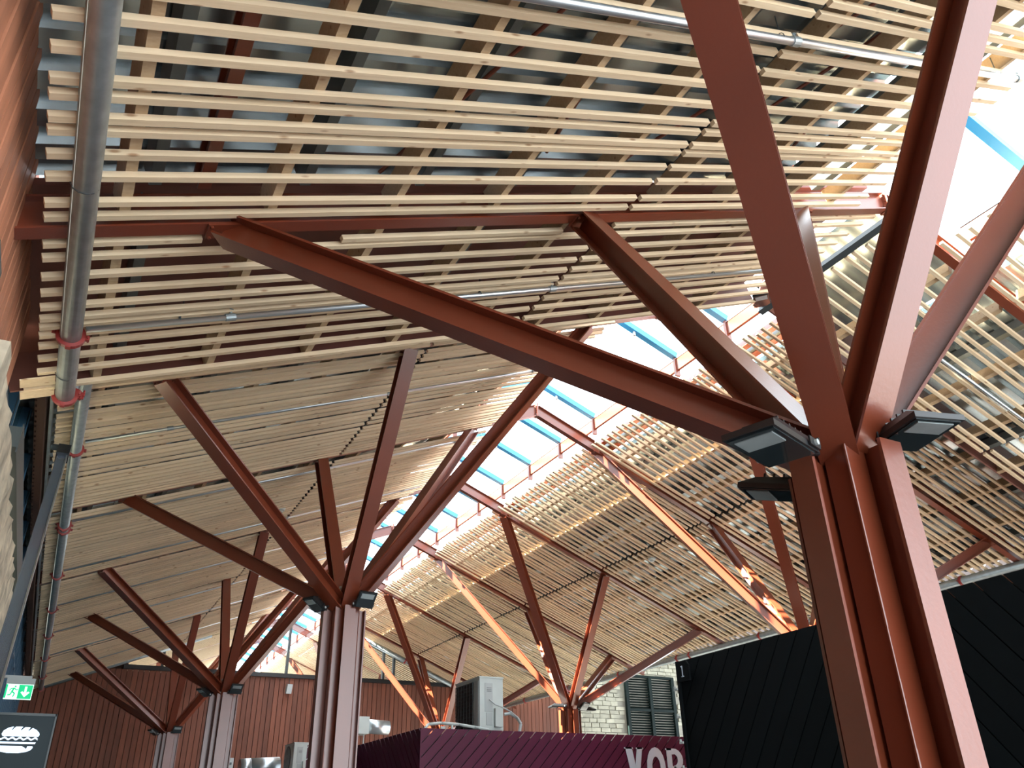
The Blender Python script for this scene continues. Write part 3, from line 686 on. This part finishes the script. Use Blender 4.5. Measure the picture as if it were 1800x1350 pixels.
# outdoor unit on the kiosk
def outdoor_unit(x0, x1, y0, y1, z0, z1, label, square=False):
    t = thing('outdoor_unit', ((x0+x1)/2, (y0+y1)/2, z0), label, 'air conditioner', 'outdoor air conditioning units')
    mb = MB(); mb.bb(x0, x1, y0, y1, z0+.02, z1-.012); cas = mb.build('casing', WHITE, t)
    mb = MB(); mb.bb(x0-.008, x1+.008, y0-.008, y1+.008, z1-.018, z1); mb.build('lid', WHITE, t)
    for yy in (y0+.1, y1-.15): 
        mb = MB(); mb.bb(x0-.01, x1+.01, yy, yy+.05, z0-.012, z0+.02); mb.build('foot', DKSTEEL, t)
    if square:
        mb = MB(); mb.bb(x0-.004, x0, y0+.25*(y1-y0), y1-.02, z0+.05, z1-.05); mb.build('grille_recess', BLACK, cas)
        mb = MB()
        for i in range(13):
            z = z0+.06+(z1-z0-.12)*i/12; mb.bb(x0-.014, x0-.004, y0+.24*(y1-y0), y1-.015, z-.004, z+.004)
        for i in range(7):
            yy = y0+.25*(y1-y0)+(.73*(y1-y0))*i/6; mb.bb(x0-.017, x0-.012, yy-.003, yy+.003, z0+.05, z1-.05)
        mb.build('front_grille', DKSTEEL, cas)
    else:
        cy = y0+.62*(y1-y0); cz = (z0+z1)/2; R_ = .40*(z1-z0)
        mb = MB(); mb.tube((x0-.001, cy, cz), (x0-.004, cy, cz), R_*1.08, 28); mb.build('fan_well', BLACK, cas)
        mb = MB()
        for i in range(1, 8): mb.ring((x0-.012, cy, cz), (1, 0, 0), R_*i/7.5, .003, 28)
        for i in range(8):
            a = PI*i/8; e = Vector((0, math.cos(a), math.sin(a)))*R_*1.05; mb.tube(Vector((x0-.014, cy, cz))-e, Vector((x0-.014, cy, cz))+e, .003, 6)
        mb.build('fan_grille', GREYP, cas)
        mb = MB()
        for i in range(3):
            a = 2*PI*i/3; mb.box(Vector((x0-.006, cy+math.cos(a)*R_*.5, cz+math.sin(a)*R_*.5)), (.002, R_*.40, R_*.16), (Vector((1, 0, 0)), Vector((0, math.cos(a), math.sin(a))), Vector((0, -math.sin(a), math.cos(a)))))
        mb.build('fan_blades', DKSTEEL, cas)
    mb = MB(); mb.bb(x0-.006, x0, y0+.03, y0+.19*(y1-y0), z0+.06, z1-.05); mb.build('side_strip', GREYP, t)
    mb = MB(); mb.bb(x0+.22*(x1-x0), x0+.55*(x1-x0), y0-.005, y0, z0+.36*(z1-z0), z1-.08)
    mb.bb(x0+.28*(x1-x0), x0+.52*(x1-x0), y0-.006, y0, z0+.08, z0+.34*(z1-z0)); mb.build('service_panel', GREYP, cas)
    mb = MB(); mb.bb(x0+.60*(x1-x0), x0+.92*(x1-x0), y0-.05, y0, z0+.06, z0+.42*(z1-z0)); mb.build('valve_cover', WHITE, t)
    mb = MB()
    for i in range(3): mb.bb(x0+.30*(x1-x0), x0+.50*(x1-x0), y0-.0075, y0-.0045, z1-.14-.02*i, z1-.135-.02*i)
    mb.build('rating_label', DKSTEEL, cas)
    return t
outdoor_unit(4.745, 5.075, 9.78, 10.50, KZ+.01, KZ+.665, 'white outdoor air conditioning unit standing on the maroon kiosk', True)
mb = MB(); pts = [(3.95+.0, 9.66, 1.03), (4.03, 9.7, 1.10), (4.20, 9.72, 1.12), (4.42, 9.7, 1.11), (4.62, 9.66, 1.08), (4.78, 9.6, 1.05)]; mb.path(pts, .018, 10)
for p in pts[1:-1]: mb.box(p, (.014, .014, .014))
tag(mb.build('condensate_hose', WHITE, None, True), 'pale grey hose arching on the kiosk left of the outdoor unit', 'hose')
mb = MB(); pts = [(4.86, 9.74, 1.42), (4.92, 9.70, 1.36), (5.02, 9.70, 1.33), (5.16, 9.72, 1.28), (5.26, 9.74, 1.22), (5.31, 9.74, 1.14), (5.27, 9.72, 1.04)]; mb.path(pts, .009, 8)
pts = [(5.10, 9.80, 1.26), (5.18, 9.78, 1.27), (5.27, 9.77, 1.22), (5.31, 9.75, 1.15), (5.28, 9.74, 1.04)]; mb.path(pts, .019, 10)
tag(mb.build('unit_hoses', GREYP), 'grey hoses curling from the right side of the outdoor unit', 'hose')
t = thing('white_clamp', (4.2, 9.62, KZ), 'small white plastic clips on the kiosk edge beside the hose', 'clip')
mb = MB(); mb.box((4.18, 9.62, KZ+.02), (.03, .012, .018)); mb.box((4.30, 9.62, KZ+.03), (.012, .012, .028)); mb.build('clip', WHITE, t)

# second outdoor unit, duct and wall boxes near the end wall
outdoor_unit(4.20, 4.50, 16.6, 17.3, .93, 1.49, 'white outdoor air conditioning unit low beside the second steel tree column')
mb = MB(); mb.bb(3.4, 5.2, 16.4, 17.6, FLOOR, .91); tag(mb.build('service_cabin', CLAD), 'brown cabin under the second outdoor unit, out of the picture', 'cabin')
t = thing('ventilation_duct', (5.5, 16.9, .93), 'shiny silver duct end behind the second outdoor unit', 'duct')
mb = MB(); mb.tube((3.62, 17.5, 1.10), (4.16, 17.5, 1.13), .17, 24); mb.tube((3.62, 17.5, 1.10), (3.42, 17.5, 1.085), .17, 24); mb.build('duct_bend', CHROME, t, True)
t = thing('ventilation_duct', (5.9, 18.0, 1.9), 'silver round duct with a square pale box above the maroon kiosk', 'duct')
mb = MB(); mb.bb(5.55, 6.08, 17.9, 18.3, 1.80, 2.14); mb.build('duct_box', WHITE, t)
mb = MB(); mb.tube((6.08, 18.1, 1.97), (6.58, 18.1, 1.95), .145, 24); mb.build('round_duct', CHROME, t, True)
mb = MB(); 
for x in (5.86, 6.0): mb.tube((x, 18.0, FLOOR), (x, 18.0, 1.8), .012, 8)
mb.build('support_chain', GREYP, t)
t = thing('wall_box', (3.98, 22.1, 1.3), 'small grey box on the brown boarding low between the columns', 'electrical box')
mb = MB(); mb.bb(3.98, 4.16, 22.08, 22.19, 1.10, 1.60); mb.build('box_body', GREYP, t)
mb = MB(); mb.bb(4.02, 4.12, 22.07, 22.08, 1.45, 1.50); mb.build('box_label', DKSTEEL, t)
t = thing('wall_speaker', (5.30, 22.1, 3.2), 'small grey loudspeaker on the end wall under the glazing', 'loudspeaker')
mb = MB(); A = [(5.23, 22.19, 3.13), (5.36, 22.19, 3.13), (5.38, 22.19, 3.36), (5.25, 22.19, 3.36)]; mb.prism(A, [(a[0], 22.03, a[2]-.03) for a in A]); mb.build('speaker_body', GREYP, t)
mb = MB(); mb.tube((5.31, 22.15, 3.36), (5.32, 22.18, 3.5), .008, 6); mb.build('cable', BLACK, t)

# black kiosk
BX, BZ = 6.0, 1.565; BA = 4.08
t = thing('black_kiosk', (7.2, 4.8, FLOOR), 'black kiosk with chevron planks behind the nearest column', 'kiosk')
mb = MB(); mb.bb(BX+.03, 8.2, 1.5, 7.38, FLOOR, BZ-.07); mb.build('kiosk_body', COALB, t)
# along -y the picture runs to the right
planks(t, COAL, (BX+.02, 7.40, 0), (0, -1, 0), (0, 0, 1), (-1, 0, 0), 0, 7.40-BA, -.3, BZ, 1, .235, .010, .02, .72)
planks(t, COAL, (BX+.02, BA, 0), (0, -1, 0), (0, 0, 1), (-1, 0, 0), 0, 2.2, -.3, BZ, -1, .235, .010, .02, .72)
mb = MB(); mb.bb(BX-.02, BX, 7.36, 7.40, -.3, BZ); mb.build('corner_batten', COAL, t)
for z in (1.28, 1.0, .75, .5):
    mb = MB(); mb.box((BX-.02, 7.43, z), (.012, .03, .010)); mb.box((BX-.02, 7.45, z+.015), (.010, .008, .02)); mb.build('white_hook', WHITE, t)
mb = MB(); mb.bb(BX-.012, BX+.01, 2.55, 3.12, .15, .60); mb.build('hatch_frame', DKSTEEL, t)
mb = MB(); mb.bb(BX-.016, BX-.008, 2.6, 3.05, .15, .54); mb.build('hatch_glass', SHUT, t)
t = thing('number_plaque', (BX-.03, 7.2, 1.45), 'small black plaque reading 1 at the corner of the black kiosk', 'sign')
mb = MB(); A = [(BX-.028, 7.36, 1.34), (BX-.028, 7.15, 1.34), (BX-.028, 7.15, 1.50), (BX-.028, 7.19, 1.545), (BX-.028, 7.36, 1.545)]
mb.prism(A, [(BX-.05, a[1], a[2]) for a in A]); mb.build('plaque_body', COAL, t)
mb = MB(); mb.bb(BX-.054, BX-.05, 7.250, 7.262, 1.39, 1.50); mb.bb(BX-.054, BX-.05, 7.235, 7.277, 1.385, 1.394); mb.bb(BX-.054, BX-.05, 7.262, 7.278, 1.488, 1.498); mb.build('digit', WHITEP, t)

# ------------------------------------------------------------------ signs at the left
EY = 9.0
t = thing('exit_sign', (-.28, EY, 1.26), 'lit green exit sign with running figure and down arrow at the left', 'exit sign')
mb = MB(); mb.bb(-.395, -.165, EY-.02, EY+.06, 1.235, 1.285); mb.bb(-.47, -.20, EY+.0, EY+.04, 1.285, 1.31); mb.build('lamp_housing', GREYP, t)
mb = MB(); mb.bb(-.39, -.17, EY-.006, EY+.006, 1.105, 1.235); mb.build('sign_plate', EWHITE, t)
mb = MB(); mb.bb(-.285, -.175, EY-.009, EY-.006, 1.112, 1.230); mb.bb(-.39, -.375, EY-.009, EY-.006, 1.115, 1.230); mb.build('green_field', EGREEN, t)
mb = MB(); X0, Z0 = -.228, 1.171
ar = [(0, -.045), (.036, -.006), (.024, .004), (.009, -.008), (.009, .045), (-.009, .045), (-.009, -.008), (-.024, .004), (-.036, -.006)]
A = [(X0+a, EY-.0105, Z0+b) for a, b in ar]; mb.prism(A, [(p[0], EY-.013, p[2]) for p in A]); mb.build('arrow', EWHITE, t)
mb = MB(); X0, Z0 = -.328, 1.17
def limb(p, q, r_): mb.tube((X0+p[0], EY-.009, Z0+p[1]), (X0+q[0], EY-.009, Z0+q[1]), r_, 6)
mb.tube((X0+.014, EY-.008, Z0+.044), (X0+.014, EY-.012, Z0+.044), .008, 10)
for p, q_, r_ in (((.008, .032), (-.006, .002), .007), ((-.006, .002), (.018, -.016), .0055), ((.018, -.016), (.010, -.044), .005), ((-.006, .002), (-.014, -.026), .0055), ((-.014, -.026), (-.036, -.030), .005), ((.008, .030), (.026, .014), .004), ((.026, .014), (.040, .020), .004), ((.006, .030), (-.018, .024), .004), ((-.018, .024), (-.028, .008), .004)): limb(p, q_, r_)
mb.build('running_figure', EGREEN, t)
# burger panel
BY = 5.0
t = thing('sandwich_sign', (-.1, BY, .42), 'dark hanging sign with a white sandwich pictogram at the lower left', 'sign')
mb = MB(); mb.bb(-.46, .034, BY-.006, BY+.02, .02, .545); mb.build('sign_panel', SIGNB, t)
mb = MB(); mb.bb(-.46, .040, BY-.01, BY+.024, .540, .552); mb.bb(.034, .042, BY-.01, BY+.024, .02, .552); mb.build('sign_rim', DKSTEEL, t)
def flat(pts, root, name, m, y):
    mb = MB(); mb.prism([(p[0], y, p[1]) for p in pts], [(p[0], y-.004, p[1]) for p in pts]); return mb
CX_, CZ_ = -.100, .432; K = .083
def pic(x, z): return (CX_+x*K, CZ_+z*K)
parts_ = []
top = [pic(x, z) for x, z in ((-.92, .14), (-1.0, .26), (-.93, .44), (-.72, .60), (-.52, .66), (-.44, .67), (-.53, .50), (-.50, .47), (-.34, .67), (-.05, .68), (.04, .67), (-.06, .50), (-.02, .47), (.16, .66), (.36, .66), (.44, .64), (.35, .48), (.39, .45), (.56, .62), (.78, .52), (.96, .36), (1.0, .24), (.95, .14))]
mb = MB(); 
def addp(pts):
    k = len(mb.v); n_ = len(pts)
    mb.v += [(p[0], BY-.0065, p[1]) for p in pts]+[(p[0], BY-.010, p[1]) for p in pts]
    mb.f.append(tuple(range(k+n_, k+2*n_)))
    for i in range(n_): j = (i+1) % n_; mb.f.append((k+i, k+j, k+n_+j, k+n_+i))
addp(top)
wv = [(x/12, .02+.055*math.sin(x*PI/12*5+.6)) for x in range(-12, 13)]
for (a, b), (c_, d_) in zip(wv[:-1], wv[1:]): addp([pic(a-.05, b-.05), pic(c_-.05, d_-.05), pic(c_-.05, d_+.05), pic(a-.05, b+.05)])
addp([pic(-1.12, -.26), pic(.86, -.26), pic(.90, -.16), pic(-1.10, -.16)])
addp([pic(x, z) for x, z in ((-1.1, -.38), (.20, -.38), (.42, -.50), (.46, -.56), (.50, -.38), (.76, -.38), (.80, -.46), (.70, -.60), (.48, -.70), (.1, -.76), (-.5, -.76), (-.85, -.70), (-1.08, -.58), (-1.14, -.46))])
mb.build('sandwich_pictogram', BURGW, t)
mb = MB(); mb.bb(-.475, -.455, BY, BY+.03, .2, .4); mb.build('wall_bracket', DKSTEEL, t)
t = thing('dome_camera', (-.40, 6.0, .85), 'pale rounded casing cut by the left edge below the exit sign', 'camera')
mb = MB(); mb.tube((-.44, 6.0, .80), (-.335, 6.0, .86), .06, 16, .045); mb.build('camera_body', GREYP, t, True)
t = thing('wall_lamp', (-.5, 4.0, 2.0), 'dark box lamp on the boarding cut by the left edge', 'wall lamp')
mb = MB(); A = [(-.535, 2.62, 1.66), (-.50, 2.62, 1.66), (-.50, 2.98, 1.70), (-.535, 2.98, 1.74)]
mb.bb(-.54, -.49, 2.80, 3.02, 1.62, 1.83); mb.build('lamp_body', DKSTEEL, t)
mb = MB(); mb.bb(-.545, -.515, 3.02, 3.06, 1.68, 1.78); mb.build('lamp_arm', DKSTEEL, t)
